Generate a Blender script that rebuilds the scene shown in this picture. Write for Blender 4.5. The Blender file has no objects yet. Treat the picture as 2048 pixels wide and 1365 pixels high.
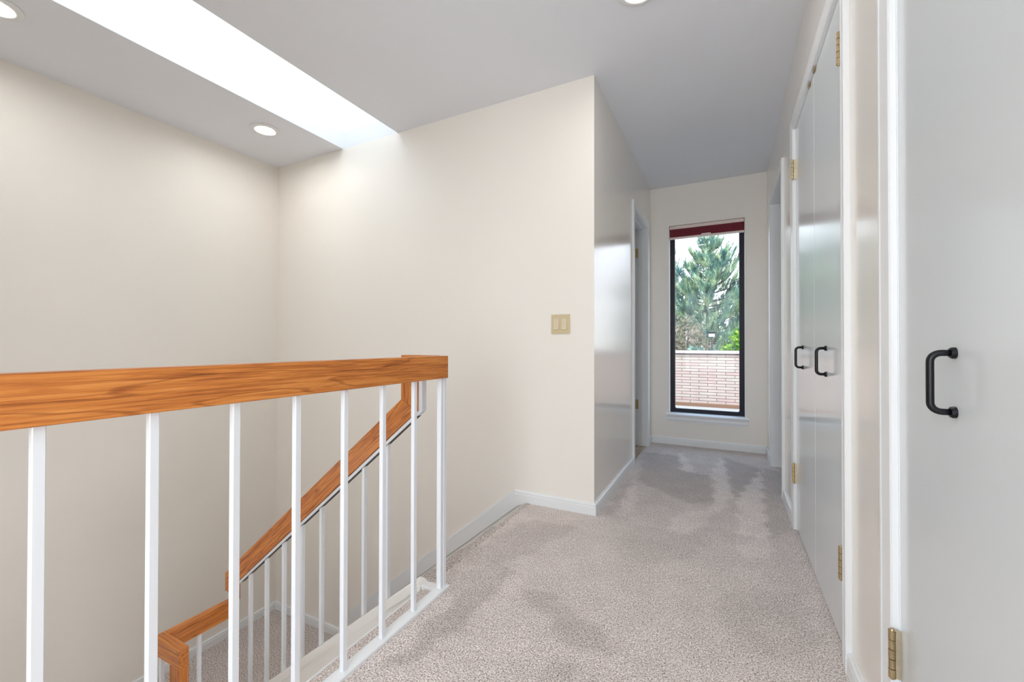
import bpy, bmesh, math, random
from mathutils import Vector, Matrix
C = bpy.context.scene.collection
SC = bpy.context.scene
PI = math.pi

# ------------------------------------------------------------------ camera
YAW, PIT, ROL, FPX, CH = .4703, .0076, .0014, 840.69, .95
cam = bpy.data.cameras.new('camera'); cam.sensor_width = 36; cam.lens = FPX / 2048 * 36
cam.clip_start = .02; cam.clip_end = 300
co = bpy.data.objects.new('camera', cam); C.objects.link(co); SC.camera = co
_f = Vector((-math.sin(YAW) * math.cos(PIT), math.cos(YAW) * math.cos(PIT), math.sin(PIT)))
_r = Vector((math.cos(YAW), math.sin(YAW), 0)); _u = _r.cross(_f)
_r2 = _r * math.cos(ROL) + _u * math.sin(ROL); _u2 = -_r * math.sin(ROL) + _u * math.cos(ROL)
M = Matrix((_r2, _u2, -_f)).transposed().to_4x4(); M.translation = Vector((0, 0, CH))
co.matrix_world = M

# ------------------------------------------------------------------ light and exposure
SC.view_settings.view_transform = 'Standard'; SC.view_settings.look = 'None'
SC.view_settings.gamma = 1; SC.view_settings.exposure = 0.14; SC.view_settings.use_curve_mapping = False
try:
    SC.cycles.use_denoising = True; SC.cycles.max_bounces = 14; SC.cycles.diffuse_bounces = 8
    SC.cycles.sample_clamp_indirect = 6; SC.cycles.caustics_reflective = False
    SC.cycles.transparent_max_bounces = 12
except Exception: pass
w = bpy.data.worlds.new('sky'); SC.world = w; w.use_nodes = True
wn, wl = w.node_tree.nodes, w.node_tree.links
bg = wn['Background']
tc = wn.new('ShaderNodeTexCoord'); sx = wn.new('ShaderNodeSeparateXYZ'); rp = wn.new('ShaderNodeValToRGB')
wl.new(tc.outputs['Generated'], sx.inputs[0]); wl.new(sx.outputs['Z'], rp.inputs[0]); wl.new(rp.outputs[0], bg.inputs['Color'])
rp.color_ramp.elements[0].position = 0.0; rp.color_ramp.elements[0].color = (.93, .95, 1, 1)
rp.color_ramp.elements[1].position = .8; rp.color_ramp.elements[1].color = (.48, .70, 1, 1)
bg.inputs['Strength'].default_value = 3.0
LENS_STRENGTH = 104.0
sun = bpy.data.lights.new('sun', 'SUN'); sun.energy = 2.4; sun.angle = .01; sun.color = (1, .96, .9)
so = bpy.data.objects.new('sun', sun); C.objects.link(so)
so.rotation_euler = Vector((-.45, .55, -.80)).to_track_quat('-Z', 'Y').to_euler()
sk = bpy.data.lights.new('skylight_daylight', 'AREA'); sk.shape = 'RECTANGLE'; sk.size = .5; sk.size_y = 2.4
sk.energy = 9; sk.color = (.88, .95, 1)
sko = bpy.data.objects.new('skylight_daylight', sk); C.objects.link(sko); sko.location = (-2.3615, 1.0, 3.03)
bk = bpy.data.lights.new('back_fill_lamp', 'AREA'); bk.shape = 'RECTANGLE'; bk.size = 1.0; bk.size_y = 1.75  # unseen fill lamp, added to brighten the hall from behind the camera
bk.energy = 25; bk.color = (.86, .93, 1)
bko = bpy.data.objects.new('back_fill_lamp', bk); C.objects.link(bko); bko.location = (-.32, -1.67, 1.25); bko.rotation_euler = (PI / 2, 0, 0)
lw = bpy.data.lights.new('lower_fill_lamp', 'AREA'); lw.shape = 'RECTANGLE'; lw.size = 1.3; lw.size_y = 1.2  # unseen fill lamp, added to lift the lower stairwell
lw.energy = 4; lw.color = (1, .97, .93)
lwo = bpy.data.objects.new('lower_fill_lamp', lw); C.objects.link(lwo); lwo.location = (.40, .95, -1.25); lwo.rotation_euler = (0, PI / 2, 0)

# ------------------------------------------------------------------ materials
def srgb(r, g, b):
    f = lambda c: (c / 255) / 12.92 if c / 255 <= .04045 else ((c / 255 + .055) / 1.055) ** 2.4
    return (f(r), f(g), f(b), 1)
def base(name, col, rough=.5, metal=0., spec=.5, coat=0.):
    m = bpy.data.materials.new(name); m.use_nodes = True
    b = m.node_tree.nodes['Principled BSDF']
    b.inputs['Base Color'].default_value = col; b.inputs['Roughness'].default_value = rough
    b.inputs['Metallic'].default_value = metal; b.inputs['Specular IOR Level'].default_value = spec
    b.inputs['Coat Weight'].default_value = coat
    return m, b, m.node_tree.nodes, m.node_tree.links
def coords(n, l, scale=(1, 1, 1), rot=(0, 0, 0)):
    t = n.new('ShaderNodeTexCoord'); mp = n.new('ShaderNodeMapping')
    mp.inputs['Scale'].default_value = scale; mp.inputs['Rotation'].default_value = rot
    l.new(t.outputs['Object'], mp.inputs['Vector']); return mp.outputs[0]
def paint(name, col, rough, bump=.02, scale=260, var=.015, spec=.5):
    m, b, n, l = base(name, col, rough)
    v = coords(n, l)
    no = n.new('ShaderNodeTexNoise'); no.inputs['Scale'].default_value = scale; no.inputs['Detail'].default_value = 2
    l.new(v, no.inputs['Vector'])
    b.inputs['Specular IOR Level'].default_value = spec
    bp = n.new('ShaderNodeBump'); bp.inputs['Strength'].default_value = bump; bp.inputs['Distance'].default_value = .002
    l.new(no.outputs[0], bp.inputs['Height']); l.new(bp.outputs[0], b.inputs['Normal'])
    n2 = n.new('ShaderNodeTexNoise'); n2.inputs['Scale'].default_value = 2.2; l.new(v, n2.inputs['Vector'])
    mx = n.new('ShaderNodeMix'); mx.data_type = 'RGBA'
    mx.inputs[6].default_value = tuple(c * (1 - var) for c in col[:3]) + (1,)
    mx.inputs[7].default_value = tuple(min(1, c * (1 + var)) for c in col[:3]) + (1,)
    l.new(n2.outputs[0], mx.inputs[0]); l.new(mx.outputs[2], b.inputs['Base Color'])
    return m
WALL = paint('cream_wall_paint', srgb(235, 230, 222), .5, .05, 190)
WALLG = paint('cream_semigloss_wall_paint', srgb(235, 230, 222), .17, .035, 190, spec=.85)
CEIL = paint('white_ceiling_paint', srgb(226, 228, 233), .8, .04, 150)
TRIM = paint('white_trim_enamel', srgb(230, 232, 233), .28, .015, 90)
DOOR = paint('white_door_enamel', srgb(216, 221, 223), .16, .012, 60, spec=.9)
STRG = paint('stringer_enamel', srgb(234, 232, 226), .35, .015, 90)
RODM = paint('white_baluster_enamel', srgb(229, 232, 236), .3, .01, 90)
SHAFT = paint('skylight_shaft_paint', srgb(238, 240, 242), .7, .02, 150)
BLACK, *_ = base('matte_black_metal', (.004, .004, .006, 1), .3, 0, .3)
FRAMEB, *_ = base('dark_bronze_window_metal', (.010, .010, .02, 1), .4, 0, .25)
SHADEG, *_ = base('shade_strip_grey', (.10, .095, .09, 1), .8)  # painted shade for the strip under the mounting bar
SWITCH, *_ = base('ivory_switch_plastic', srgb(205, 190, 152), .35)
SWITCH2, *_ = base('ivory_rocker_plastic', srgb(214, 200, 172), .3)
RINGM, *_ = base('white_light_trim', srgb(228, 228, 228), .45)
STONE = paint('pale_coping_stone', srgb(186, 172, 166), .8, .3, 30, .05)
DECKM = paint('pale_roof_membrane', srgb(176, 173, 168), .9, .3, 20, .05)
SKIRT_BROWN = paint('brown_base_flashing', srgb(132, 100, 78), .8, .1, 20, .05)
GROUND = paint('lawn_green', srgb(90, 115, 60), .95, .5, 3, .3)
VINYL = None
def brass(name, col, rough):
    m, b, n, l = base(name, col, rough, 1.0)
    v = coords(n, l); no = n.new('ShaderNodeTexNoise'); no.inputs['Scale'].default_value = 60; l.new(v, no.inputs['Vector'])
    mx = n.new('ShaderNodeMix'); mx.data_type = 'RGBA'; mx.inputs[6].default_value = col
    mx.inputs[7].default_value = tuple(c * .55 for c in col[:3]) + (1,)
    l.new(no.outputs[0], mx.inputs[0]); l.new(mx.outputs[2], b.inputs['Base Color']); return m
BRASS = brass('aged_brass', (.86, .66, .34, 1), .42)
BRASSD = brass('tarnished_brass', (.60, .46, .26, 1), .45)
BRASSL = brass('pale_worn_brass', (.84, .74, .54, 1), .45)
def emis(name, col, s):
    m = bpy.data.materials.new(name); m.use_nodes = True; n = m.node_tree.nodes; n.clear()
    e = n.new('ShaderNodeEmission'); e.inputs[0].default_value = col; e.inputs[1].default_value = s
    o = n.new('ShaderNodeOutputMaterial'); m.node_tree.links.new(e.outputs[0], o.inputs[0]); return m
LENS = emis('lit_lamp_lens', (1, .99, .975, 1), LENS_STRENGTH)
def oak(name, axis, rot=(0, 0, 0)):
    """red oak: grain runs along the given axis of the piece"""
    m, b, n, l = base(name, (.5, .2, .05, 1), .33)
    s = [170, 170, 170]; s[axis] = 5
    v = coords(n, l, tuple(s), (0, 0, 0)) if rot == (0, 0, 0) else None
    if v is None:
        t = n.new('ShaderNodeTexCoord'); m1 = n.new('ShaderNodeMapping'); m2 = n.new('ShaderNodeMapping')
        m1.inputs['Rotation'].default_value = rot; m2.inputs['Scale'].default_value = tuple(s)
        l.new(t.outputs['Object'], m1.inputs[0]); l.new(m1.outputs[0], m2.inputs[0]); v = m2.outputs[0]
    no = n.new('ShaderNodeTexNoise'); no.inputs['Scale'].default_value = 1.0; no.inputs['Detail'].default_value = 5
    no.inputs['Roughness'].default_value = .62; no.inputs['Distortion'].default_value = .6; l.new(v, no.inputs[0])
    r = n.new('ShaderNodeValToRGB'); e = r.color_ramp.elements
    e[0].position = .30; e[0].color = srgb(138, 76, 28); e[1].position = .68; e[1].color = srgb(216, 144, 72)
    k = e.new(.45); k.color = srgb(184, 106, 42); k = e.new(.56); k.color = srgb(206, 128, 56)
    l.new(no.outputs[0], r.inputs[0])
    # broad cathedral figure
    s2 = [9, 9, 12]; s2[axis] = 1.1
    m3 = n.new('ShaderNodeMapping'); m3.inputs['Scale'].default_value = tuple(s2)
    src = v.node.inputs[0].links[0].from_socket if rot == (0, 0, 0) else m1.outputs[0]
    l.new(src, m3.inputs[0])
    wv = n.new('ShaderNodeTexNoise'); wv.inputs['Scale'].default_value = 1.6; wv.inputs['Detail'].default_value = 3; wv.inputs['Roughness'].default_value = .35; l.new(m3.outputs[0], wv.inputs[0])
    mt = n.new('ShaderNodeMath'); mt.operation = 'MULTIPLY'; mt.inputs[1].default_value = 44; l.new(wv.outputs[0], mt.inputs[0])
    sn = n.new('ShaderNodeMath'); sn.operation = 'SINE'; l.new(mt.outputs[0], sn.inputs[0])
    r2 = n.new('ShaderNodeValToRGB'); r2.color_ramp.elements[0].position = .78; r2.color_ramp.elements[0].color = (1, 1, 1, 1)
    r2.color_ramp.elements[1].position = 1.0; r2.color_ramp.elements[1].color = (.58, .47, .38, 1)
    l.new(sn.outputs[0], r2.inputs[0])
    mx = n.new('ShaderNodeMix'); mx.data_type = 'RGBA'; mx.blend_type = 'MULTIPLY'; mx.inputs[0].default_value = .75
    l.new(r.outputs[0], mx.inputs[6]); l.new(r2.outputs[0], mx.inputs[7]); l.new(mx.outputs[2], b.inputs['Base Color'])
    bp = n.new('ShaderNodeBump'); bp.inputs['Strength'].default_value = .12; bp.inputs['Distance'].default_value = .001
    l.new(no.outputs[0], bp.inputs['Height']); l.new(bp.outputs[0], b.inputs['Normal'])
    return m
SL = .825; SANG = math.atan(SL)
OAK_Y, OAK_X, OAK_Z = oak('red_oak_grain_y', 1), oak('red_oak_grain_x', 0), oak('red_oak_grain_z', 2)
OAK_S = oak('red_oak_grain_slope', 0, (0, SANG, 0)); OAK_S2 = oak('red_oak_grain_slope_down', 0, (0, -SANG, 0))
def carpet(name, pile=False, scale=210, tone=1.0):
    m, b, n, l = base(name, (.5, .5, .5, 1), .95, 0, .1)
    v = coords(n, l)
    a = n.new('ShaderNodeTexNoise'); a.inputs['Scale'].default_value = scale; a.inputs['Detail'].default_value = 3; a.inputs['Roughness'].default_value = .7
    l.new(v, a.inputs[0])
    r = n.new('ShaderNodeValToRGB'); e = r.color_ramp.elements
    e[0].position = .36; e[0].color = srgb(128, 114, 108); e[1].position = .64; e[1].color = srgb(250, 243, 238)
    k = e.new(.46); k.color = srgb(196, 184, 178); k = e.new(.55); k.color = srgb(222, 212, 207)
    l.new(a.outputs[0], r.inputs[0]); out = r.outputs[0]
    c = n.new('ShaderNodeTexNoise'); c.inputs['Scale'].default_value = 7; c.inputs['Detail'].default_value = 4; l.new(v, c.inputs[0])
    ma = n.new('ShaderNodeMapRange'); ma.inputs[1].default_value = .3; ma.inputs[2].default_value = .7
    ma.inputs[3].default_value = .93 * tone; ma.inputs[4].default_value = 1.05 * tone; l.new(c.outputs[0], ma.inputs[0])
    f = ma.outputs[0]
    if pile:
        at = n.new('ShaderNodeAttribute'); at.attribute_name = 'pile'
        m1 = n.new('ShaderNodeMath'); m1.operation = 'MULTIPLY_ADD'; m1.inputs[1].default_value = .23; m1.inputs[2].default_value = 1
        l.new(at.outputs['Fac'], m1.inputs[0])
        m2 = n.new('ShaderNodeMath'); m2.operation = 'MULTIPLY'; l.new(m1.outputs[0], m2.inputs[0]); l.new(f, m2.inputs[1]); f = m2.outputs[0]
    mx = n.new('ShaderNodeVectorMath'); mx.operation = 'SCALE'; l.new(out, mx.inputs[0]); l.new(f, mx.inputs['Scale'])
    l.new(mx.outputs[0], b.inputs['Base Color'])
    bp = n.new('ShaderNodeBump'); bp.inputs['Strength'].default_value = .7; bp.inputs['Distance'].default_value = .004
    l.new(a.outputs[0], bp.inputs['Height']); l.new(bp.outputs[0], b.inputs['Normal'])
    return m
CARPET, CARPET2 = carpet('beige_grey_carpet', True, 210, 1.05), carpet('beige_grey_carpet_shaded', False, 130, .84)  # second is the same carpet, darkened in colour for the dimmer stairwell
def brick():
    m, b, n, l = base('pale_pink_roman_brick', (.7, .6, .5, 1), .85)
    t = n.new('ShaderNodeTexCoord'); s = n.new('ShaderNodeSeparateXYZ'); cb = n.new('ShaderNodeCombineXYZ')
    l.new(t.outputs['Object'], s.inputs[0]); l.new(s.outputs['X'], cb.inputs['X']); l.new(s.outputs['Z'], cb.inputs['Y'])
    br = n.new('ShaderNodeTexBrick'); l.new(cb.outputs[0], br.inputs['Vector'])
    br.inputs['Scale'].default_value = 1; br.inputs['Brick Width'].default_value = .284; br.inputs['Row Height'].default_value = .0515
    br.inputs['Mortar Size'].default_value = .005; br.inputs['Mortar Smooth'].default_value = .2
    br.inputs['Color1'].default_value = srgb(196, 168, 158); br.inputs['Color2'].default_value = srgb(197, 184, 168)
    br.inputs['Mortar'].default_value = srgb(118, 98, 98); br.offset = .5; br.inputs['Bias'].default_value = 0
    no = n.new('ShaderNodeTexNoise'); no.inputs['Scale'].default_value = 6; l.new(t.outputs['Object'], no.inputs[0])
    mx = n.new('ShaderNodeMix'); mx.data_type = 'RGBA'; mx.blend_type = 'MULTIPLY'; mx.inputs[0].default_value = .25
    l.new(br.outputs[0], mx.inputs[6]); l.new(no.outputs[0], mx.inputs[7]); l.new(mx.outputs[2], b.inputs['Base Color'])
    bp = n.new('ShaderNodeBump'); bp.inputs['Distance'].default_value = .004; bp.inputs['Strength'].default_value = .6; bp.invert = True
    l.new(br.outputs['Fac'], bp.inputs['Height']); l.new(bp.outputs[0], b.inputs['Normal']); return m
BRICK = brick()
def planks():
    m, b, n, l = base('beige_vinyl_plank', (.4, .3, .2, 1), .4)
    v = coords(n, l, (40, 3, 1)); no = n.new('ShaderNodeTexNoise'); no.inputs['Scale'].default_value = 1; no.inputs['Detail'].default_value = 4; l.new(v, no.inputs[0])
    r = n.new('ShaderNodeValToRGB'); r.color_ramp.elements[0].position = .3; r.color_ramp.elements[0].color = srgb(150, 128, 102)
    r.color_ramp.elements[1].position = .7; r.color_ramp.elements[1].color = srgb(196, 176, 150); l.new(no.outputs[0], r.inputs[0])
    l.new(r.outputs[0], b.inputs['Base Color']); return m
VINYL = planks()
def leafm(name, c1, c2, c3, scale=3):
    m, b, n, l = base(name, c1, .6, 0, .3)
    v = coords(n, l); no = n.new('ShaderNodeTexNoise'); no.inputs['Scale'].default_value = scale; no.inputs['Detail'].default_value = 6; l.new(v, no.inputs[0])
    r = n.new('ShaderNodeValToRGB'); e = r.color_ramp.elements; e[0].position = .35; e[0].color = c1; e[1].position = .65; e[1].color = c3
    k = e.new(.5); k.color = c2; l.new(no.outputs[0], r.inputs[0]); l.new(r.outputs[0], b.inputs['Base Color']); return m
PINE = leafm('pine_needles', srgb(78, 118, 122), srgb(132, 168, 142), srgb(200, 216, 172))
PINE2 = leafm('blue_green_pine_needles', srgb(72, 112, 122), srgb(120, 158, 146), srgb(172, 200, 168))
BUSH = leafm('brownish_bush_foliage', srgb(96, 104, 76), srgb(150, 140, 118), srgb(188, 168, 152), 5)
LEAF = leafm('bright_green_leaves', srgb(60, 110, 40), srgb(120, 175, 60), srgb(190, 220, 90), 6)
BARK, *_ = base('pine_bark', srgb(88, 78, 76), .9)
PALEBARK, *_ = base('pale_grey_bark', srgb(168, 172, 170), .9)
WHITEP, *_ = base('white_panel_paint', srgb(250, 248, 250), .5)
RED = paint('burgundy_cellular_fabric', srgb(112, 32, 46), .8, .3, 40, .06)
BLIND = paint('blind_rail_pinkish_white', srgb(226, 208, 200), .4, .01, 40)
def glass():
    m = bpy.data.materials.new('clear_window_glass'); m.use_nodes = True; n = m.node_tree.nodes; l = m.node_tree.links; n.clear()
    t = n.new('ShaderNodeBsdfTransparent'); g = n.new('ShaderNodeBsdfGlossy'); g.inputs['Roughness'].default_value = .02
    mx = n.new('ShaderNodeMixShader'); o = n.new('ShaderNodeOutputMaterial')
    mx.inputs[0].default_value = .008; l.new(t.outputs[0], mx.inputs[1]); l.new(g.outputs[0], mx.inputs[2]); l.new(mx.outputs[0], o.inputs[0]); return m
GLASS = glass()
ACRYL, ab, *_ = base('opal_skylight_acrylic', (.9, .93, .95, 1), .5); ab.inputs['Transmission Weight'].default_value = .3

# ------------------------------------------------------------------ mesh helpers
def wloc(o):
    v = Vector((0, 0, 0))
    while o: v += o.location; o = o.parent
    return v
def obj(name, bm, m, parent=None, at=None, smooth=False):
    """links a bmesh given in world coordinates; origin = parent-relative base point"""
    if at is None:
        xs = [v.co for v in bm.verts]
        at = Vector(((min(c.x for c in xs) + max(c.x for c in xs)) / 2, (min(c.y for c in xs) + max(c.y for c in xs)) / 2, min(c.z for c in xs)))
    at = Vector(at)
    bmesh.ops.recalc_face_normals(bm, faces=bm.faces)
    for v in bm.verts: v.co -= at
    me = bpy.data.meshes.new(name); bm.to_mesh(me); bm.free(); me.materials.append(m)
    if smooth:
        for p in me.polygons: p.use_smooth = True
    o = bpy.data.objects.new(name, me); C.objects.link(o)
    o.location = at - (wloc(parent) if parent else Vector((0, 0, 0)))
    if parent: o.parent = parent
    return o
def struct(name, bm, m, **k):
    o = obj(name, bm, m, **k); o['kind'] = 'structure'; return o
def tag(o, label, cat, group=None):
    o['label'] = label; o['category'] = cat
    if group: o['group'] = group
    return o
def thing(name, label, cat, loc, group=None):
    o = bpy.data.objects.new(name, None); C.objects.link(o); o.location = loc; o.empty_display_size = .1
    return tag(o, label, cat, group)
def box(bm, x0, x1, y0, y1, z0, z1, bev=0, seg=1):
    r = bmesh.ops.create_cube(bm, size=1)['verts']
    for v in r: v.co = Vector(((x0 + x1) / 2 + v.co.x * abs(x1 - x0), (y0 + y1) / 2 + v.co.y * abs(y1 - y0), (z0 + z1) / 2 + v.co.z * abs(z1 - z0)))
    if bev:
        ed = {e for v in r for e in v.link_edges}
        bmesh.ops.bevel(bm, geom=list(ed), offset=bev, segments=seg, affect='EDGES', profile=.5)
    return bm
def B(*a, **k): return box(bmesh.new(), *a, **k)
def prism(bm, pts, axis, a, b, bev=0):
    """pts: 2D outline; axis 'y': pts are (x,z) extruded y a..b ; 'x': (y,z); 'z': (x,y)"""
    def mk(p, t): return {'y': (p[0], t, p[1]), 'x': (t, p[0], p[1]), 'z': (p[0], p[1], t)}[axis]
    v0 = [bm.verts.new(mk(p, a)) for p in pts]; v1 = [bm.verts.new(mk(p, b)) for p in pts]; n = len(pts)
    fs = [bm.faces.new(v0), bm.faces.new(v1[::-1])]
    for i in range(n): fs.append(bm.faces.new((v0[i], v1[i], v1[(i + 1) % n], v0[(i + 1) % n])))
    if bev:
        ed = {e for f in fs for e in f.edges}
        bmesh.ops.bevel(bm, geom=list(ed), offset=bev, segments=2, affect='EDGES', profile=.5)
    return bm
def P(*a, **k): return prism(bmesh.new(), *a, **k)
def tube(bm, path, rad, n=12, cap=True):
    path = [Vector(p) for p in path]; rs = rad if isinstance(rad, (list, tuple)) else [rad] * len(path); rings = []
    up = None
    for i, p in enumerate(path):
        d = (path[min(i + 1, len(path) - 1)] - path[max(i - 1, 0)]).normalized()
        if up is None: up = Vector((0, 0, 1)) if abs(d.z) < .9 else Vector((1, 0, 0))
        s = d.cross(up).normalized(); up = s.cross(d).normalized()
        rings.append([bm.verts.new(p + (s * math.cos(t * 2 * PI / n) + up * math.sin(t * 2 * PI / n)) * rs[i]) for t in range(n)])
    for a, b in zip(rings, rings[1:]):
        for i in range(n): bm.faces.new((a[i], a[(i + 1) % n], b[(i + 1) % n], b[i]))
    if cap: bm.faces.new(rings[0][::-1]); bm.faces.new(rings[-1])
    return bm
def lathe(bm, prof, c, n=48):
    """prof: (r,z) about a vertical axis through c"""
    rings = []
    for r, z in prof: rings.append([bm.verts.new((c[0] + r * math.cos(2 * PI * i / n), c[1] + r * math.sin(2 * PI * i / n), c[2] + z)) for i in range(n)])
    for a, b in zip(rings, rings[1:]):
        for i in range(n): bm.faces.new((a[i], a[(i + 1) % n], b[(i + 1) % n], b[i]))
    return bm
def copy_tree(o, parent=None):
    c = o.copy(); C.objects.link(c); c.parent = parent
    for ch in list(o.children): copy_tree(ch, c)
    return c

# ------------------------------------------------------------------ dimensions
XW, XL, XR = -3.424, -.6536, .3214      # stairwell left wall, hall left wall, right wall
YM, YE = 2.297, 4.267                   # wall facing the stairs, end wall of the hall
ZC, XF = 2.46, -1.06                    # ceiling, edge of the upper floor
LZ = -1.302                             # stair landing
GZ = -2.604                             # lower floor
YB, YN = -1.6, -.3                      # wall behind the camera, near wall of the stairwell
RUN, RISE = .228, .186

# ------------------------------------------------------------------ room shell
PILE = [
 (-0.9, [(-0.91, 1.6), (-0.79, 1.59), (-0.79, 1.31), (-0.81, 1.09), (-0.86, 0.94), (-0.89, 0.92), (-0.9, 1.13), (-0.9, 1.37)]),
 (-0.7, [(-0.7, 1.46), (-0.64, 1.52), (-0.35, 1.36), (-0.32, 1.29), (-0.4, 1.25), (-0.57, 1.38)]),
 (-0.6, [(-0.95, 2.08), (-0.68, 2.11), (-0.79, 1.74), (-0.94, 1.54), (-1.06, 1.57), (-1.02, 1.78)]),
 (-0.5, [(-1.03, 1.47), (-0.84, 1.59), (-0.8, 1.48), (-0.93, 1.32)]),
 (-0.6, [(-0.47, 1.19), (-0.4, 1.21), (-0.4, 1.13), (-0.47, 1.1)]),
 (-0.35, [(-0.51, 2.17), (-0.08, 2.42), (-0.05, 2.25), (-0.2, 1.94), (-0.42, 1.88)]),
 (0.9, [(-0.36, 3.81), (-0.35, 4.02), (-0.2, 3.4), (-0.28, 3.37)]),
 (0.9, [(-0.03, 3.97), (0.04, 3.01), (-0.03, 2.66), (-0.07, 2.68), (-0.06, 3.23), (-0.1, 3.39)]),
 (0.9, [(0.24, 3.78), (0.18, 2.4), (0.06, 2.39), (0.06, 2.93)]),
 (-0.8, [(-0.02, 3.97), (0.24, 3.73), (0.07, 2.98), (0.04, 3.01)]),
 (-0.8, [(-0.64, 3.84), (-0.37, 3.84), (-0.28, 3.37), (-0.1, 3.39), (-0.07, 2.86), (-0.19, 2.71), (-0.55, 3.04)]),
 (-0.6, [(0.25, 3.78), (0.36, 3.7), (0.3, 2.55), (0.18, 2.41)]),
 (0.6, [(-0.59, 3.08), (-0.45, 2.49), (-0.53, 2.33), (-0.58, 2.69)]),
 (-0.5, [(-0.62, 3.0), (-0.58, 3.02), (-0.56, 2.35), (-0.61, 2.32)]),
 (0.6, [(-0.25, 2.51), (-0.06, 2.73), (-0.08, 2.49), (-0.18, 2.27), (-0.28, 2.28)]),
 (0.5, [(0.06, 2.3), (0.2, 2.4), (0.17, 2.18), (0.06, 2.14)]),
 (-0.4, [(-0.04, 1.82), (0.26, 1.96), (0.26, 1.64), (0.14, 1.48), (-0.0, 1.52)]),
]
def inside(x, y, poly):
    c = False; n = len(poly)
    for i in range(n):
        (x1, y1), (x2, y2) = poly[i], poly[(i + 1) % n]
        if (y1 > y) != (y2 > y) and x < (x2 - x1) * (y - y1) / (y2 - y1) + x1: c = not c
    return c
def make_floor():
    random.seed(3)
    st = .015; x0, x1, y0, y1 = XF, XR + .12, YB, YE
    nx = int((x1 - x0) / st) + 1; ny = int((y1 - y0) / st) + 1
    xs = [x0 + (x1 - x0) * i / (nx - 1) for i in range(nx)]; ys = [y0 + (y1 - y0) * j / (ny - 1) for j in range(ny)]
    val = [[0.0] * nx for _ in ys]
    for v, poly in PILE:
        bx = (min(p[0] for p in poly), max(p[0] for p in poly)); by = (min(p[1] for p in poly), max(p[1] for p in poly))
        for j, y in enumerate(ys):
            if not by[0] - .05 < y < by[1] + .05: continue
            for i, x in enumerate(xs):
                if bx[0] - .05 < x < bx[1] + .05:
                    k = .012
                    X = x + random.uniform(-k, k) + .012 * math.sin(y * 31 + x * 17); Y = y + random.uniform(-k, k) + .012 * math.sin(x * 37)
                    if inside(X, Y, poly): val[j][i] = v
    for _ in range(1):
        nv = [r[:] for r in val]
        for j in range(1, ny - 1):
            for i in range(1, nx - 1):
                nv[j][i] = (4 * val[j][i] + val[j - 1][i] + val[j + 1][i] + val[j][i - 1] + val[j][i + 1]) / 8
        val = nv
    verts = []; pv = []
    def zz(x): return -.012 * max(0, (XF + .022 - x) / .022) ** 2
    for j, y in enumerate(ys):
        for i, x in enumerate(xs): verts.append((x, y, zz(x) + random.uniform(-.0012, .0012))); pv.append(val[j][i])
    faces = [(j * nx + i, j * nx + i + 1, (j + 1) * nx + i + 1, (j + 1) * nx + i) for j in range(ny - 1) for i in range(nx - 1)]
    # sides and underside of the floor slab
    n0 = len(verts)
    for x, y in ((x0, y0), (x1, y0), (x1, y1), (x0, y1)):
        verts.append((x, y, -.012)); pv.append(0)
    for x, y in ((x0, y0), (x1, y0), (x1, y1), (x0, y1)):
        verts.append((x, y, -.28)); pv.append(0)
    for i in range(4): faces.append((n0 + i, n0 + (i + 1) % 4, n0 + 4 + (i + 1) % 4, n0 + 4 + i))
    faces.append((n0 + 7, n0 + 6, n0 + 5, n0 + 4))
    me = bpy.data.meshes.new('floor'); me.from_pydata(verts, [], faces); me.materials.append(CARPET)
    a = me.attributes.new('pile', 'FLOAT', 'POINT'); a.data.foreach_set('value', pv)
    o = bpy.data.objects.new('floor', me); C.objects.link(o); o['kind'] = 'structure'
make_floor()
bm = bmesh.new(); box(bm, XW - .12, -2.31, YN - .12, YM + .12, LZ - .2, LZ)
struct('floor_landing', bm, CARPET2)
struct('floor_lower', B(XW - .12, XR + .12, YN - .12, YM + .12, GZ - .15, GZ), CARPET2)
struct('floor_bathroom', B(-2.4, XL - .012, YM + .12, YE, -.2, .002), VINYL)
struct('floor_bedroom', B(XR + .12, 2.6, 2.3, YE, -.2, 0), CARPET2)
# ceiling with the skylight slot
SX0, SX1 = -2.637, -2.086
bm = bmesh.new()
box(bm, XW - .12, SX0, YN - .12, YM + .12, ZC, ZC + .12); box(bm, SX1, 2.6, YB - .12, YM, ZC, ZC + .12)
box(bm, SX0, SX1, YN - .12, YN, ZC, ZC + .12); box(bm, SX1, 2.6, YM, YE + .133, ZC, ZC + .12); box(bm, -2.4, SX1, YM + .0, YE + .133, ZC, ZC + .12)
box(bm, SX0, -2.4, YM, YM + .12, ZC, ZC + .12)
struct('ceiling', bm, CEIL)
bm = bmesh.new(); T = 3.05
box(bm, SX0 - .05, SX0 + .001, YN, YM, ZC + .1201, T); box(bm, SX1 - .001, SX1 + .05, YN, YM, ZC + .1201, T)
box(bm, SX0 - .0, SX0 + .001, YN, YM, ZC + .001, ZC + .1201); box(bm, SX1 - .001, SX1, YN, YM, ZC + .001, ZC + .1201)
box(bm, SX0 - .05, SX1 + .05, YM - .001, YM + .05, ZC + .1201, T); box(bm, SX0 - .05, SX1 + .05, YN - .05, YN + .001, ZC + .1201, T)
sh = struct('window_2', bm, SHAFT)
obj('skylight_pane', B(SX0 - .05, SX1 + .05, YN - .05, YM + .05, T, T + .01), ACRYL, sh)
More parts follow.
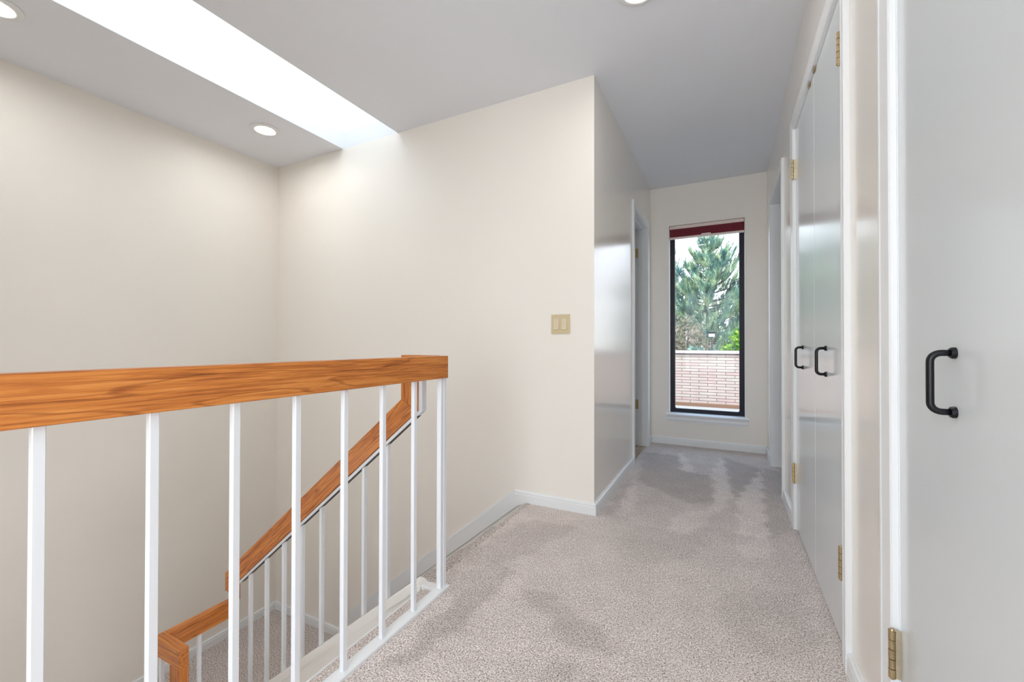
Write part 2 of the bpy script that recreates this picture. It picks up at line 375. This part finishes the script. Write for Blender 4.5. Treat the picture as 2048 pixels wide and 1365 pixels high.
# walls
struct('wall_left', B(XW - .12, XW, YN - .12, YM + .12, GZ, ZC), WALL)
bm = bmesh.new(); box(bm, XW, XL - .001, YM, YM + .12, GZ, ZC); box(bm, XL, XR, YM, YM + .12, GZ, -.28); struct('wall_front', bm, WALL)
struct('wall_near', B(XW, -.96, YN - .12, YN, -.0, ZC), WALL)
struct('wall_near_lower', B(XW, XR, YN - .12, YN, GZ, -.28), WALL)
struct('wall_near_side', B(-1.08, -.96, YB, YN - .12, 0, ZC), WALL)
bm = bmesh.new(); box(bm, -1.08, -.84, YB - .12, YB, 0, ZC); box(bm, .2, XR + .12, YB - .12, YB, 0, ZC)
box(bm, -.84, .2, YB - .12, YB, 0, .35); box(bm, -.84, .2, YB - .12, YB, 2.15, ZC); struct('wall_back', bm, WALL)  # opening added in this unseen wall for the back fill lamp
bm = bmesh.new(); box(bm, XR, XR + .12, YN - .12, .3, GZ, -.28); box(bm, XR, XR + .12, 1.6, YM + .12, GZ, -.28)
box(bm, XR, XR + .12, .3, 1.6, GZ, -1.9); box(bm, XR, XR + .12, .3, 1.6, -.6, -.28); struct('wall_right_lower', bm, WALL)  # unseen opening, added to let the lower fill lamp in
BY0, BY1, BZ = 3.422, 4.06, 2.035       # bathroom doorway
bm = bmesh.new(); box(bm, XL - .001, XL, YM + .0001, YM + .12, 0, ZC); box(bm, XL - .115, XL, YM + .12, BY0, 0, ZC); box(bm, XL - .115, XL, BY1, YE, 0, ZC); box(bm, XL - .115, XL, BY0, BY1, BZ, ZC)
struct('wall_hall_left', bm, WALLG)
WX0, WX1, WZ0, WZ1 = -.481, .153, .29, 2.085
bm = bmesh.new(); box(bm, -2.4, WX0, YE, YE + .133, -.2, ZC); box(bm, WX1, 2.6, YE, YE + .133, -.2, ZC)
box(bm, WX0, WX1, YE, YE + .133, WZ1, ZC); box(bm, WX0, WX1, YE, YE + .133, -.2, WZ0)
struct('wall_end', bm, WALL)
CL = [(1.579, 2.59, 2.065), (.145, 1.155, 2.065)]      # two closets
RY0, RY1, RZ = 3.11, 3.84, 2.046        # right doorway
bm = bmesh.new()
for a, b_ in ((YB, .145), (1.155, 1.579), (2.59, RY0), (RY1, YE)): box(bm, XR, XR + .12, a, b_, 0, ZC)
for a, b_, z in CL + [(RY0, RY1, RZ)]: box(bm, XR, XR + .12, a, b_, z, ZC)
struct('wall_right', bm, WALLG)
bm = bmesh.new(); box(bm, -2.4, -2.28, YM + .12, YE, 0, ZC); struct('wall_bathroom', bm, WALL)
bm = bmesh.new(); box(bm, 2.48, 2.6, 2.3, YE, 0, ZC); box(bm, XR + .12, 2.48, 2.3, 2.42, 0, ZC); struct('wall_bedroom', bm, WALL)
struct('wall_closet', B(.98, 1.05, YB, 2.3, 0, ZC), WALL)

# ------------------------------------------------------------------ trim: baseboards and casings
BP = [(0, 0), (.013, 0), (.013, .044), (.0105, .049), (.0105, .054), (.0125, .056), (.0115, .060), (.006, .063), (.005, .067), (0, .067)]
def base_run(name, axis, fixed, sgn, a, b, z=0, m0=0, m1=0):
    """baseboard against a wall plane; m0/m1 extend the outer edge for a mitre (in units of projection)"""
    bm = bmesh.new(); r0, r1 = [], []
    for t, h in BP:
        pa, pb = a - m0 * t, b + m1 * t
        if axis == 'x': r0.append(bm.verts.new((pa, fixed + sgn * t, z + h))); r1.append(bm.verts.new((pb, fixed + sgn * t, z + h)))
        else: r0.append(bm.verts.new((fixed + sgn * t, pa, z + h))); r1.append(bm.verts.new((fixed + sgn * t, pb, z + h)))
    n = len(BP); bm.faces.new(r0); bm.faces.new(r1[::-1])
    for i in range(n): bm.faces.new((r0[i], r0[(i + 1) % n], r1[(i + 1) % n], r1[i]))
    return struct(name, bm, TRIM)
base_run('baseboard_front', 'x', YM, -1, -1.142, XL, 0, 0, 1)
base_run('baseboard_hall_left', 'y', XL, 1, YM, BY0 - .057, 0, 1, 0)
base_run('baseboard_hall_left_end', 'y', XL, 1, BY1 + .057, YE)
base_run('baseboard_end', 'x', YE, -1, XL, XR)
base_run('baseboard_right', 'y', XR, -1, 1.155 + .063, 1.579 - .057)
base_run('baseboard_right_middle', 'y', XR, -1, 2.59 + .06, RY0 - .057)
base_run('baseboard_right_end', 'y', XR, -1, RY1 + .06, YE)
base_run('baseboard_right_near', 'y', XR, -1, YB, .145 - .057)
base_run('baseboard_back', 'x', YB, 1, -.96, XR)
base_run('baseboard_near_side', 'y', -.96, 1, YB, YN)
base_run('baseboard_landing_left', 'y', XW, 1, YN, YM, LZ)
base_run('baseboard_landing_front', 'x', YM, -1, XW, -2.533, LZ)
def casing(name, x, sgn, y0, y1, zt, depth, stop=False, w=.057, wt=.0155):
    CPR = [(0, 0), (0, wt * .62), (.004, wt * .8), (.012, wt * .86), (.020, wt * .72), (w - .014, wt * .9), (w - .01, wt), (w - .002, wt), (w, wt * .85), (w, 0)]
    bm = bmesh.new(); R = []
    for d, t in CPR:
        X = x + sgn * t
        R.append([bm.verts.new(p) for p in ((X, y0 - d, 0), (X, y0 - d, zt + d), (X, y1 + d, zt + d), (X, y1 + d, 0))])
    n = len(CPR)
    for i in range(n):
        a, b_ = R[i], R[(i + 1) % n]
        for k in range(3): bm.faces.new((a[k], a[k + 1], b_[k + 1], b_[k]))
    bm.faces.new([r[0] for r in R]); bm.faces.new([r[3] for r in R][::-1])
    # jamb boards lining the opening
    xa, xb = sorted((x, x - sgn * depth)); j = .004
    box(bm, xa, xb, y0 - .001, y0 + j, 0, zt); box(bm, xa, xb, y1 - j, y1 + .001, 0, zt); box(bm, xa, xb, y0, y1, zt - j, zt + .001)
    if stop:
        s0, s1 = sorted((x - sgn * .04, x - sgn * .075))
        box(bm, s0, s1, y0, y0 + .014, 0, zt); box(bm, s0, s1, y1 - .014, y1, 0, zt); box(bm, s0, s1, y0, y1, zt - .014, zt)
    return struct(name, bm, TRIM)
casing('trim_1', XR, -1, *CL[0], .12)
casing('trim_2', XR, -1, *CL[1], .12, w=.063)
casing('trim_3', XR, -1, RY0, RY1, RZ, .12)
casing('trim_4', XL, 1, BY0, BY1, BZ, .115, stop=True)

# ------------------------------------------------------------------ doors with pulls and hinges
def pull(parent, y, z0=.843, z1=.937, x=.3235):
    bm = bmesh.new(); o = .030; r = .014; path = [(x - .003, y, z1)]
    path.append((x - o + r, y, z1))
    for k in range(1, 7): a = k / 6 * PI / 2; path.append((x - o + r - r * math.sin(a), y, z1 - r + r * math.cos(a)))
    for k in range(0, 7): a = k / 6 * PI / 2; path.append((x - o + r - r * math.cos(a), y, z0 + r - r * math.sin(a)))
    path.append((x - .003, y, z0)); tube(bm, path, .0052, 14)
    h = obj('handle', bm, BLACK, parent, smooth=True); h['label'] = 'black metal D-shaped pull handle'
    for z in (z0, z1):
        b = bmesh.new(); tube(b, [(x, y, z), (x - .004, y, z), (x - .0065, y, z)], [.0092, .0092, .0078], 20)
        obj('handle_rosette', b, BLACK, h)
    return h
def hinge(parent, y, z0, z1, ydir, dark=False, leaf=True, x=.3085, r=.0062, name='hinge'):
    n = 5; seg = (z1 - z0) / n; m = BRASSD if dark else BRASS
    b = bmesh.new()
    for k in range(n): tube(b, [(x, y, z0 + k * seg + .0008), (x, y, z0 + (k + 1) * seg - .0008)], r if k % 2 == 0 else r * .95, 14)
    tube(b, [(x, y, z1 - .001), (x, y, z1 + .0025)], [r * .8, r * .5], 12); tube(b, [(x, y, z0 - .0025), (x, y, z0 + .001)], [r * .5, r * .8], 12)
    h = obj(name, b, m, parent)
    if leaf:
        l = bmesh.new(); box(l, x + .002, .3238, y - .0008, y + .0022, z0, z1); obj('hinge_leaf', l, BRASSL, h)
    return h
DX0, DX1 = .3235, .358
def door(name, y0, y1, zt, hy, hz, pull_y, leaf, dark=False, catch=None, pale=False):
    d = struct(name, B(DX0, DX1, y0, y1, .012, zt - .007, bev=.0015), DOOR)
    if pull_y: pull(d, pull_y)
    for z0, z1 in hz: hinge(d, hy, z0, z1, 0, dark, leaf)
    if catch:
        b = bmesh.new(); box(b, .3185, .3225, catch - .022, catch + .022, zt - .012, zt - .004); box(b, .3165, .3225, catch - .01, catch + .01, zt - .014, zt - .006)
        obj('ball_catch', b, BRASSD, d)
    return d
HZ = ((.240, .340), (1.803, 1.903))
door('door_1', 1.584, 2.0835, 2.065, 1.587, HZ, 1.863, False, True, 2.053)
door('door_2', 2.0865, 2.585, 2.065, 2.583, HZ, 2.368, True, False, 2.167)
door('door_3', .652, 1.150, 2.065, 1.1475, ((.254, .354), (1.803, 1.903)), .910, True, True)
door('door_4', .150, .649, 2.065, .154, HZ, .39, False, True)
d5 = struct('door_5', B(-1.39, XL - .122, BY1 - .045, BY1 - .012, .012, BZ - .01, bev=.0015), DOOR)
for z0, z1 in ((.342, .432), (1.762, 1.852)):
    b = bmesh.new(); box(b, -.756, -.722, BY1 - .0065, BY1 - .004, z0, z1, bev=.001); h = obj('hinge', b, BRASS, d5)
    b = bmesh.new(); tube(b, [(-.762, BY1 - .012, z0), (-.762, BY1 - .012, z1)], .006, 12); obj('hinge_pin', b, BRASS, h)
    for k in (.2, .5, .8):
        b = bmesh.new(); yy = BY1 - .0065; tube(b, [(-.738, yy, z0 + (z1 - z0) * k), (-.738, yy - .001, z0 + (z1 - z0) * k)], .0035, 10); obj('hinge_screw', b, BRASSD, h)

# ------------------------------------------------------------------ window in the end wall
win = bpy.data.objects.new('window_1', None); C.objects.link(win); win.location = ((WX0 + WX1) / 2, YE + .09, WZ0); win['kind'] = 'structure'
def rrect(x0, x1, z0, z1, r, n=5):
    pts = []
    for cx, cz, a0 in ((x1 - r, z1 - r, 0), (x0 + r, z1 - r, 90), (x0 + r, z0 + r, 180), (x1 - r, z0 + r, 270)):
        for k in range(n + 1): a = math.radians(a0 + 90 * k / n); pts.append((cx + r * math.cos(a), cz + r * math.sin(a)))
    return pts
def ring_frame(bm, outer, inner, y0, y1):
    n = len(outer); vs = [[bm.verts.new((p[0], y, p[1])) for p in ring] for ring, y in ((outer, y0), (inner, y0), (inner, y1), (outer, y1))]
    for a, b_ in zip(vs, vs[1:] + vs[:1]):
        for i in range(n): bm.faces.new((a[i], a[(i + 1) % n], b_[(i + 1) % n], b_[i]))
FZ0 = .295; g = .042
bm = bmesh.new(); ring_frame(bm, rrect(WX0, WX1, FZ0, WZ1, .001), rrect(WX0 + .016, WX1 - .016, FZ0 + .014, WZ1 - .016, .002), YE + .088, YE + .128)
ring_frame(bm, rrect(WX0 + .012, WX1 - .012, FZ0 + .01, WZ1 - .012, .001), rrect(WX0 + g, WX1 - g, FZ0 + .036, WZ1 - g, .014), YE + .096, YE + .122)
fr = obj('window_frame', bm, FRAMEB, win)
obj('window_pane', B(WX0 + .03, WX1 - .03, YE + .108, YE + .112, FZ0 + .03, WZ1 - .03), GLASS, win)
bm = bmesh.new(); prism(bm, [(YE + .10, .281), (YE + .10, .295), (YE - .030, .295), (YE - .036, .292), (YE - .038, .287), (YE - .036, .281)], 'x', -.514, .186)
prism(bm, [(YE, .219), (YE, .281), (YE - .026, .281), (YE - .024, .268), (YE - .016, .262), (YE - .017, .238), (YE - .012, .232), (YE - .011, .219)], 'x', -.499, .171)
obj('window_sill', bm, TRIM, win)
ws = thing('window_shade', 'burgundy cellular window shade pulled up with pale head and bottom rails', 'window shade', ((WX0 + WX1) / 2, YE + .04, 1.955))
obj('head_rail', B(WX0 + .003, WX1 - .003, YE + .012, YE + .06, 2.052, 2.083, bev=.003), BLIND, ws)
bm = bmesh.new(); zf = 2.052; n = 4
for k in range(n):
    za, zb = zf - k * .0192, zf - (k + 1) * .0192; zm = (za + zb) / 2
    prism(bm, [(YE + .018, zm + .005), (YE + .022, za), (YE + .05, za), (YE + .054, zm), (YE + .05, zb), (YE + .022, zb), (YE + .018, zm - .005)], 'x', WX0 + .005, WX1 - .005)
obj('cellular_fabric', bm, RED, ws)
br_ = obj('bottom_rail', B(WX0 + .004, WX1 - .004, YE + .014, YE + .056, 1.961, 1.9755, bev=.003), BLIND, ws)
obj('pull_tab', P(rrect(-.20, -.12, 1.957, 1.985, .006), 'y', YE + .010, YE + .0145), BLIND, br_)

# ------------------------------------------------------------------ stairs
def steps(bm, xs, sgn, y0, y1, z0, n, under=True):
    """closed carpeted step profile going from (xs, z0) in direction sgn, n risers"""
    top = [(xs - sgn * .02, z0 - .001)]
    for i in range(n):
        xn, zn = xs + sgn * RUN * i, z0 - RISE * i
        top += [(xn + sgn * .012, zn - .002), (xn + sgn * .02, zn - .012), (xn + sgn * .018, zn - .026), (xn, zn - .034)]
        top.append((xn, zn - RISE + .012)); top.append((xn + sgn * .008, zn - RISE))
    e = top[-1]
    pts = top + [(e[0] + sgn * .02, e[1]), (e[0] + sgn * .02, e[1] - .001), (xs + sgn * RUN * (n - 2), z0 - RISE * n - .001)]
    pts += [(xs - sgn * .02, z0 - RISE - .12)]
    prism(bm, pts, 'y', y0, y1)
up = thing('staircase', 'upper carpeted flight going down along the cream wall to the landing', 'stairs', (XF, 1.8, LZ))
bm = bmesh.new(); steps(bm, XF, -1, 1.345, YM - .009, 0, 7); obj('carpeted_steps', bm, CARPET2, up)
S8 = .80
def zst(x): return .012 + S8 * (x + 1.105)
cap = obj('stringer', P([(-1.062, -.02), (-1.062, -.30), (-1.2, -.42), (-2.44, zst(-2.44) - .31), (-2.44, zst(-2.44) - .03), (-1.09, zst(-1.09) - .02)], 'y', 1.313, 1.345), STRG, up)
obj('stringer_cap', P([(-1.075, .014), (-1.10, .014), (-2.45, zst(-2.45)), (-2.45, zst(-2.45) - .042), (-1.10, zst(-1.10) - .042), (-1.06, -.012), (-1.06, .002)], 'y', 1.300, 1.35, bev=.003), STRG, cap)
def zsk(x): return .069 + .816 * (x + 1.142)
bm = bmesh.new()
# skirt board with a moulded top edge, plumb-cut at its lower end
def skirt(bm, z_off, h, t0, t1, xa, xb):
    prism(bm, [(xa, zsk(xa) - z_off), (xb, zsk(xb) - z_off), (xb, zsk(xb) - z_off - h), (xa, zsk(xa) - z_off - h)], 'y', YM - t1, YM - t0)
skirt(bm, 0, .007, .0004, .006, -2.533, -1.142); skirt(bm, .007, .011, .0004, .013, -2.533, -1.142)
skirt(bm, .018, .006, .0004, .010, -2.533, -1.142); skirt(bm, .024, .086, .0004, .014, -2.533, -1.1425)
prism(bm, [(-1.1425, .045), (-1.065, .045), (-1.065, -.004), (-1.115, -.02), (-1.1425, -.042)], 'y', YM - .014, YM - .0135)
prism(bm, [(-1.1425, .0), (-1.06, .0), (-1.06, -.01), (-1.115, -.02), (-1.1425, -.042)], 'y', YM - .0135, YM - .0005)
sb = obj('skirt_board', bm, TRIM, up)
obj('wall_stringer', P([(-1.06, 0), (-1.06, -.3), (-2.55, zsk(-2.55) - .40), (-2.55, zsk(-2.55) - .105), (-1.115, -.03)], 'y', YM - .009, YM - .0005), STRG, up)
lo = thing('staircase', 'lower carpeted flight going down from the landing under the upper floor', 'stairs', (-2.31, .4, GZ))
bm = bmesh.new(); steps(bm, -2.31, 1, YN + .005, .995, LZ, 7); obj('carpeted_steps', bm, CARPET2, lo)
def zl(x): return LZ + .05 - .80 * (x + 2.31)
s2 = obj('stringer', P([(-2.312, LZ + .02), (-2.312, LZ - .26), (-1.1, zl(-1.1) - .3), (-.95, GZ), (-.92, GZ), (-.92, zl(-.92) - .03)], 'y', 1.0, 1.032), STRG, lo)
obj('stringer_cap', P([(-2.33, zl(-2.33)), (-.90, zl(-.90)), (-.90, zl(-.90) - .04), (-2.33, zl(-2.33) - .04)], 'y', .99, 1.04, bev=.003), STRG, s2)
struct('trim_5', B(XF - .012, XF, YN, 1.30, -.285, -.016), TRIM)
struct('trim_6', B(-2.31, -2.298, 1.045, 1.30, LZ - .205, LZ - .001), TRIM)

# ------------------------------------------------------------------ railings
RX0, RX1, RZ0, RZ1 = -1.003, -.964, .8185, .9045
gr = thing('guardrail', 'level oak guardrail on white square balusters along the upper floor edge', 'railing', (-.983, .5, 0))
obj('handrail', B(RX0, RX1, YN + .001, 1.349, RZ0, RZ1, bev=.0025, seg=2), OAK_Y, gr)
obj('return_rail', B(-1.169, RX0 - .0002, 1.311, 1.349, RZ0, RZ1 + .0015, bev=.002, seg=2), OAK_X, gr)
for y in [.257 + .1523 * k for k in range(-3, 7)]:
    obj('baluster', B(-.991, -.976, y - .008, y + .008, .008, RZ0, bev=.0012), RODM, gr)
bm = bmesh.new(); box(bm, -.996, -.976, 1.318, 1.334, .008, RZ0, bev=.0012); box(bm, -.992, -.974, 1.335, 1.352, .008, RZ0, bev=.0012)
obj('corner_post', bm, RODM, gr)
bm = bmesh.new(); box(bm, -1.004, -.962, YN + .001, 1.36, -.004, .010, bev=.002); box(bm, -1.0595, -1.004, 1.306, 1.343, -.010, .010, bev=.002)
obj('base_strip', bm, TRIM, gr)
sr = thing('stair_railing', 'sloping oak stair rail with thin white balusters on the stringer', 'railing', (-1.7, 1.33, -.7))
def zt(x): return .475 + SL * (x + 1.474)
def zb(x): return zt(x) - .108
obj('drop_piece', P([(-1.169, RZ0 - .0005), (-1.085, RZ0 - .0005), (-1.085, zb(-1.085)), (-1.169, zt(-1.169))], 'y', 1.311, 1.349, bev=.0012), OAK_Z, sr)
obj('handrail', P([(-1.1695, zt(-1.1695)), (-1.0855, zb(-1.0855)), (-2.306, zb(-2.306)), (-2.345, zb(-2.345) - .012), (-2.376, -.363), (-2.376, zt(-2.376))], 'y', 1.311, 1.349, bev=.0012), OAK_S, sr)
obj('lower_drop_piece', P([(-2.345, -.409), (-2.306, -.409), (-2.306, zb(-2.306) - .0005), (-2.345, zb(-2.345) - .0125)], 'y', 1.311, 1.349, bev=.001), OAK_Z, sr)
bm = bmesh.new(); o_ = .003
prism(bm, [(-1.066, zb(-1.085) - o_ + .016), (-1.066, zb(-1.085) - o_ - .0), (-2.258, zb(-2.258) - o_ - .0155), (-2.258, zb(-2.258) - o_)], 'y', 1.317, 1.343)
prism(bm, [(-1.084, zb(-1.084) - .002), (-1.066, zb(-1.085) + .012), (-1.066, RZ0 - .001), (-1.084, RZ0 - .001)], 'y', 1.317, 1.343)
mb = obj('mounting_bar', bm, RODM, sr)
obj('bar_shade_strip', P([(-1.09, zb(-1.09) - .019), (-1.09, zb(-1.09) - .0202), (-2.25, zb(-2.25) - .0202), (-2.25, zb(-2.25) - .019)], 'y', 1.319, 1.341), SHADEG, mb)  # grey strip standing in for the shadow under the bar
for x in [-1.264 - .1335 * k for k in range(8)]:
    x *= .993
    obj('baluster', P([(x - .0075, zst(x - .0075) + .0006), (x + .0075, zst(x + .0075) + .0006), (x + .0075, zb(x) - .012), (x - .0075, zb(x) - .018)], 'y', 1.322, 1.338), RODM, sr)
lr = thing('landing_railing', 'oak railing at the turn of the stairs above the lower landing', 'railing', (-2.35, 1.15, LZ))
LT = -.41; LB = LT - .086
obj('handrail', B(-2.37, -2.331, 1.038, 1.349, LB, LT, bev=.0025, seg=2), OAK_Y, lr)
obj('return_rail', B(-2.37, -2.155, .999, 1.0378, LB, LT, bev=.002, seg=2), OAK_X, lr)
def zlt(x): return LZ - .816 * (x + 2.31) + .813
obj('drop_piece', P([(-2.236, LB - .0005), (-2.156, LB - .0005), (-2.156, zlt(-2.156)), (-2.236, zlt(-2.236) - .108)], 'y', .999, 1.038, bev=.0012), OAK_Z, lr)
obj('sloping_handrail', P([(-2.156, zlt(-2.156) - .001), (-1.0, zlt(-1.0)), (-1.0, zlt(-1.0) - .108), (-2.236, zlt(-2.236) - .1085)], 'y', .999, 1.038, bev=.0012), OAK_S2, lr)
for x in [-2.06 + .1335 * k for k in range(8)]:
    obj('baluster', P([(x - .0075, zl(x - .0075) + .0006), (x + .0075, zl(x + .0075) + .0006), (x + .0075, zlt(x) - .106), (x - .0075, zlt(x) - .104)], 'y', 1.008, 1.024), RODM, lr)
for y in (1.02, 1.176): obj('baluster', B(-2.358, -2.343, y - .008, y + .008, LZ, LB, bev=.001), RODM, lr)

# ------------------------------------------------------------------ recessed ceiling lights
def lamp(x, y, label):
    t = thing('recessed_light', label, 'ceiling light', (x, y, ZC - .012), 'recessed ceiling lights')
    bm = bmesh.new(); lathe(bm, [(.056, .010), (.058, .003), (.070, .000), (.086, .003), (.092, .0075), (.0925, .0119), (.056, .0119)], (x, y, ZC - .012))
    obj('trim_ring', bm, RINGM, t, smooth=True)
    bm = bmesh.new(); lathe(bm, [(.0001, .0055), (.03, .0058), (.0565, .0075), (.0565, .0105), (.0001, .0105)], (x, y, ZC - .012)); obj('lens', bm, LENS, t)
    return t
lamp(-2.884, 1.838, 'lit round ceiling light above the stairs near the corner of the cream walls')
lamp(-2.90, .61, 'lit round ceiling light at the upper left edge of the picture')
lamp(-.325, 1.82, 'round ceiling light over the hall, cut off by the top edge of the picture')
lamp(-.325, -.35, 'added round ceiling light over the hall, unseen behind the camera')  # added lamp out of view, helps light the hall

# ------------------------------------------------------------------ light switch
sw = thing('light_switch', 'ivory double rocker light switch on the cream wall', 'light switch', (-.8515, YM, 1.01))
pl = obj('switch_plate', B(-.909, -.794, YM - .006, YM, 1.010, 1.123, bev=.003, seg=2), SWITCH, sw)
for cx in (-.877, -.829):
    fr2 = bmesh.new(); ring_frame(fr2, rrect(cx - .0185, cx + .0185, 1.031, 1.1025, .001), rrect(cx - .0165, cx + .0165, 1.0335, 1.100, .001), YM - .0072, YM - .004)
    f = obj('rocker_frame', fr2, SWITCH, sw)
    obj('rocker', P([(YM - .0055, 1.0335), (YM - .0105, 1.036), (YM - .0075, 1.066), (YM - .0065, 1.098), (YM - .0055, 1.100)], 'x', cx - .0158, cx + .0158), SWITCH2, f)
bm = bmesh.new(); tube(bm, [(-.877, YM - .0055, 1.1155), (-.877, YM - .0068, 1.1155)], .0026, 10); obj('screw', bm, BRASSD, pl)
bm = bmesh.new(); tube(bm, [(-.829, YM - .0055, 1.1155), (-.829, YM - .0068, 1.1155)], .0022, 10); obj('screw', bm, SWITCH, pl)

# ------------------------------------------------------------------ outside
struct('ground', B(-40, 40, YE + .5, 60, -3.2, -3.0), GROUND)
struct('roof_deck', B(-6, 6, YE + .14, 8.2, -.40, -.155), DECKM)
bw = thing('brick_wall', 'low wall of long pale pink bricks outside the window', 'wall', (0, 8.35, -3))
obj('brickwork', B(-6, 6, 8.2, 8.45, -3, .775), BRICK, bw, at=(0, 8.2, .775))
obj('coping', B(-6, 6, 8.15, 8.5, .787, .838, bev=.006), STONE, bw)
obj('coping_shadow_line', B(-6, 6, 8.18, 8.47, .775, .787), FRAMEB, bw)  # dark strip added as the shadow line under the coping
obj('base_flashing', B(-6, 6, 8.165, 8.2, -.155, -.095), SKIRT_BROWN, bw)
def tuft(V, F, p, d, L, n, w, spread):
    d = d.normalized(); a = d.orthogonal().normalized(); b_ = d.cross(a)
    for k in range(n):
        t = random.uniform(0, 2 * PI); s = random.uniform(.2, 1) * spread
        e = (d + (a * math.cos(t) + b_ * math.sin(t)) * s).normalized(); q = p + d * random.uniform(-.5, .5) * L
        sd = e.cross(Vector((random.uniform(-1, 1), random.uniform(-1, 1), random.uniform(-1, 1)))).normalized() * w
        i = len(V); V += [q - sd, q + sd, q + e * L * random.uniform(.7, 1.1)]; F.append((i, i + 1, i + 2))
def mesh_part(name, V, F, m, parent):
    o = wloc(parent); me = bpy.data.meshes.new(name); me.from_pydata([tuple(v - o) for v in V], [], F); me.materials.append(m)
    ob = bpy.data.objects.new(name, me); C.objects.link(ob); ob.parent = parent; return ob
def pine(x, y, top, R, label, seed, m, dens=1.0, z0=-3.0, low=-1.2, L=.13, name='pine_tree'):
    random.seed(seed); t = thing(name, label, 'tree', (x, y, z0), 'trees beyond the brick wall')
    H = top - z0; bm = bmesh.new()
    tube(bm, [(x, y, z0), (x + .05, y, z0 + H * .4), (x - .03, y, z0 + H * .75), (x, y, top - .25)], [.16, .11, .05, .012], 8)
    obj('trunk', bm, BARK, t, at=(x, y, z0)); bb = bmesh.new(); V, F = [], []
    z = top - .28
    while z > low:
        f = (top - z) / (top - low); rad = R * (.05 + 1.75 * f) if f < .45 else R * (.84 + .3 * (f - .45))
        nb = 4 if f < .12 else 7
        for k in range(nb):
            a = 2 * PI * (k + random.random() * .9) / nb; rr = max(.14, rad * random.uniform(.55, 1.15)); zz = z + random.uniform(-.12, .12)
            path = []
            for q in range(6):
                u = q / 5; path.append(Vector((x + math.cos(a) * rr * u, y + math.sin(a) * rr * u, zz + rr * (.10 * u + .40 * u ** 3))))
            tube(bb, path, [.020 * (1 - .8 * q / 5) for q in range(6)], 4, False)
            nl = max(2, int(5 + 9 * rr))
            for _ in range(nl):
                u = random.uniform(.3, 1); i = min(4, int(u * 5)); p = path[i].lerp(path[i + 1], u * 5 - i)
                ax = (path[i + 1] - path[i]).normalized(); sd = Vector((-ax.y, ax.x, 0)).normalized() * random.choice((-1, 1))
                d = (ax * .6 + sd * random.uniform(0, .9) + Vector((0, 0, random.uniform(.1, .9)))).normalized()
                ln = random.uniform(.12, .34) * min(1, .5 + rr * .6); e = p + d * ln + Vector((0, 0, ln * .35))
                tube(bb, [p, e], [.006, .003], 3, False)
                nt = max(3, int(ln / .038 * dens))
                for g in range(nt):
                    c = p.lerp(e, (g + .6) / nt)
                    tuft(V, F, c, d + Vector((0, 0, .8)), L * random.uniform(.75, 1.15), 9, .0065, .95)
        z -= .15 + .10 * f
    for g in range(9): tuft(V, F, Vector((x, y, top - .05 - .05 * g)), Vector((0, 0, 1)), L, 12, .0065, .9)
    obj('branches', bb, BARK, t, at=(x, y, z0)); mesh_part('foliage', V, F, m, t); return t
pine(-.50, 14.2, 4.36, 1.75, 'tallest pine tree with a pointed top in the middle of the window view', 11, PINE, 1.0)
pine(-2.75, 18.6, 5.6, 2.1, 'pine tree entering the window view from the left edge', 5, PINE2, .9, L=.16)
pine(1.75, 18.4, 5.0, 1.8, 'pine tree behind the window frame at the right edge of the view', 23, PINE2, .9, L=.16)
def shrub(x, y, top, rx, ry, label, seed, m, n, L, wd, kind='bush', z0=-3.0, zlow=.2, bark=BARK):
    random.seed(seed); t = thing(kind, label, 'bush', (x, y, z0)); V, F = [], []; bm = bmesh.new()
    for k in range(16):
        a = random.uniform(0, 2 * PI); q = Vector((x + math.cos(a) * rx * random.uniform(.3, .9), y + math.sin(a) * ry * random.uniform(.3, .9), top - random.uniform(.1, .7)))
        tube(bm, [(x + random.uniform(-.2, .2), y, z0), (x + (q.x - x) * .5, y + (q.y - y) * .5, (z0 + q.z) * .5), q], [.04, .022, .006], 5)
    obj('stems', bm, bark, t, at=(x, y, z0))
    for _ in range(n):
        a = random.uniform(0, 2 * PI); r = random.random() ** .5; h = random.random()
        p = Vector((x + math.cos(a) * r * rx, y + math.sin(a) * r * ry, zlow + (top - zlow) * h * (1 - .35 * r * r) + random.gauss(0, .05)))
        tuft(V, F, p, Vector((random.gauss(0, 1), random.gauss(0, 1), .8)), L, 5, wd, .9)
    mesh_part('foliage', V, F, m, t); return t
shrub(-1.1, 11.6, 1.75, .8, .5, 'brownish twiggy bush above the brick wall at the left', 7, BUSH, 3200, .10, .008, zlow=-.4)
shrub(.42, 11.6, 1.5, .5, .4, 'bright yellow-green leafy bush above the brick wall at the right', 9, LEAF, 1800, .075, .022, zlow=-.4, bark=PALEBARK)
shrub(-.35, 9.6, .84, 1.2, .3, 'low dark green hedge just behind the brick wall coping', 10, PINE2, 1800, .09, .02, kind='hedge', zlow=-.2)
pn = thing('panel', 'small bright white panel on a thin post glimpsed among the tree branches', 'panel', (-.27, 10.3, -3))
obj('panel_face', B(-.335, -.215, 10.28, 10.30, 1.12, 1.19), WHITEP, pn)
bm = bmesh.new(); box(bm, -.345, -.205, 10.30, 10.34, 1.11, 1.21); box(bm, -.36, -.19, 10.24, 10.34, 1.21, 1.225); obj('panel_housing', bm, FRAMEB, pn)
bm = bmesh.new(); tube(bm, [(-.27, 10.33, -3), (-.27, 10.33, 1.11)], .02, 8); obj('post', bm, BARK, pn)
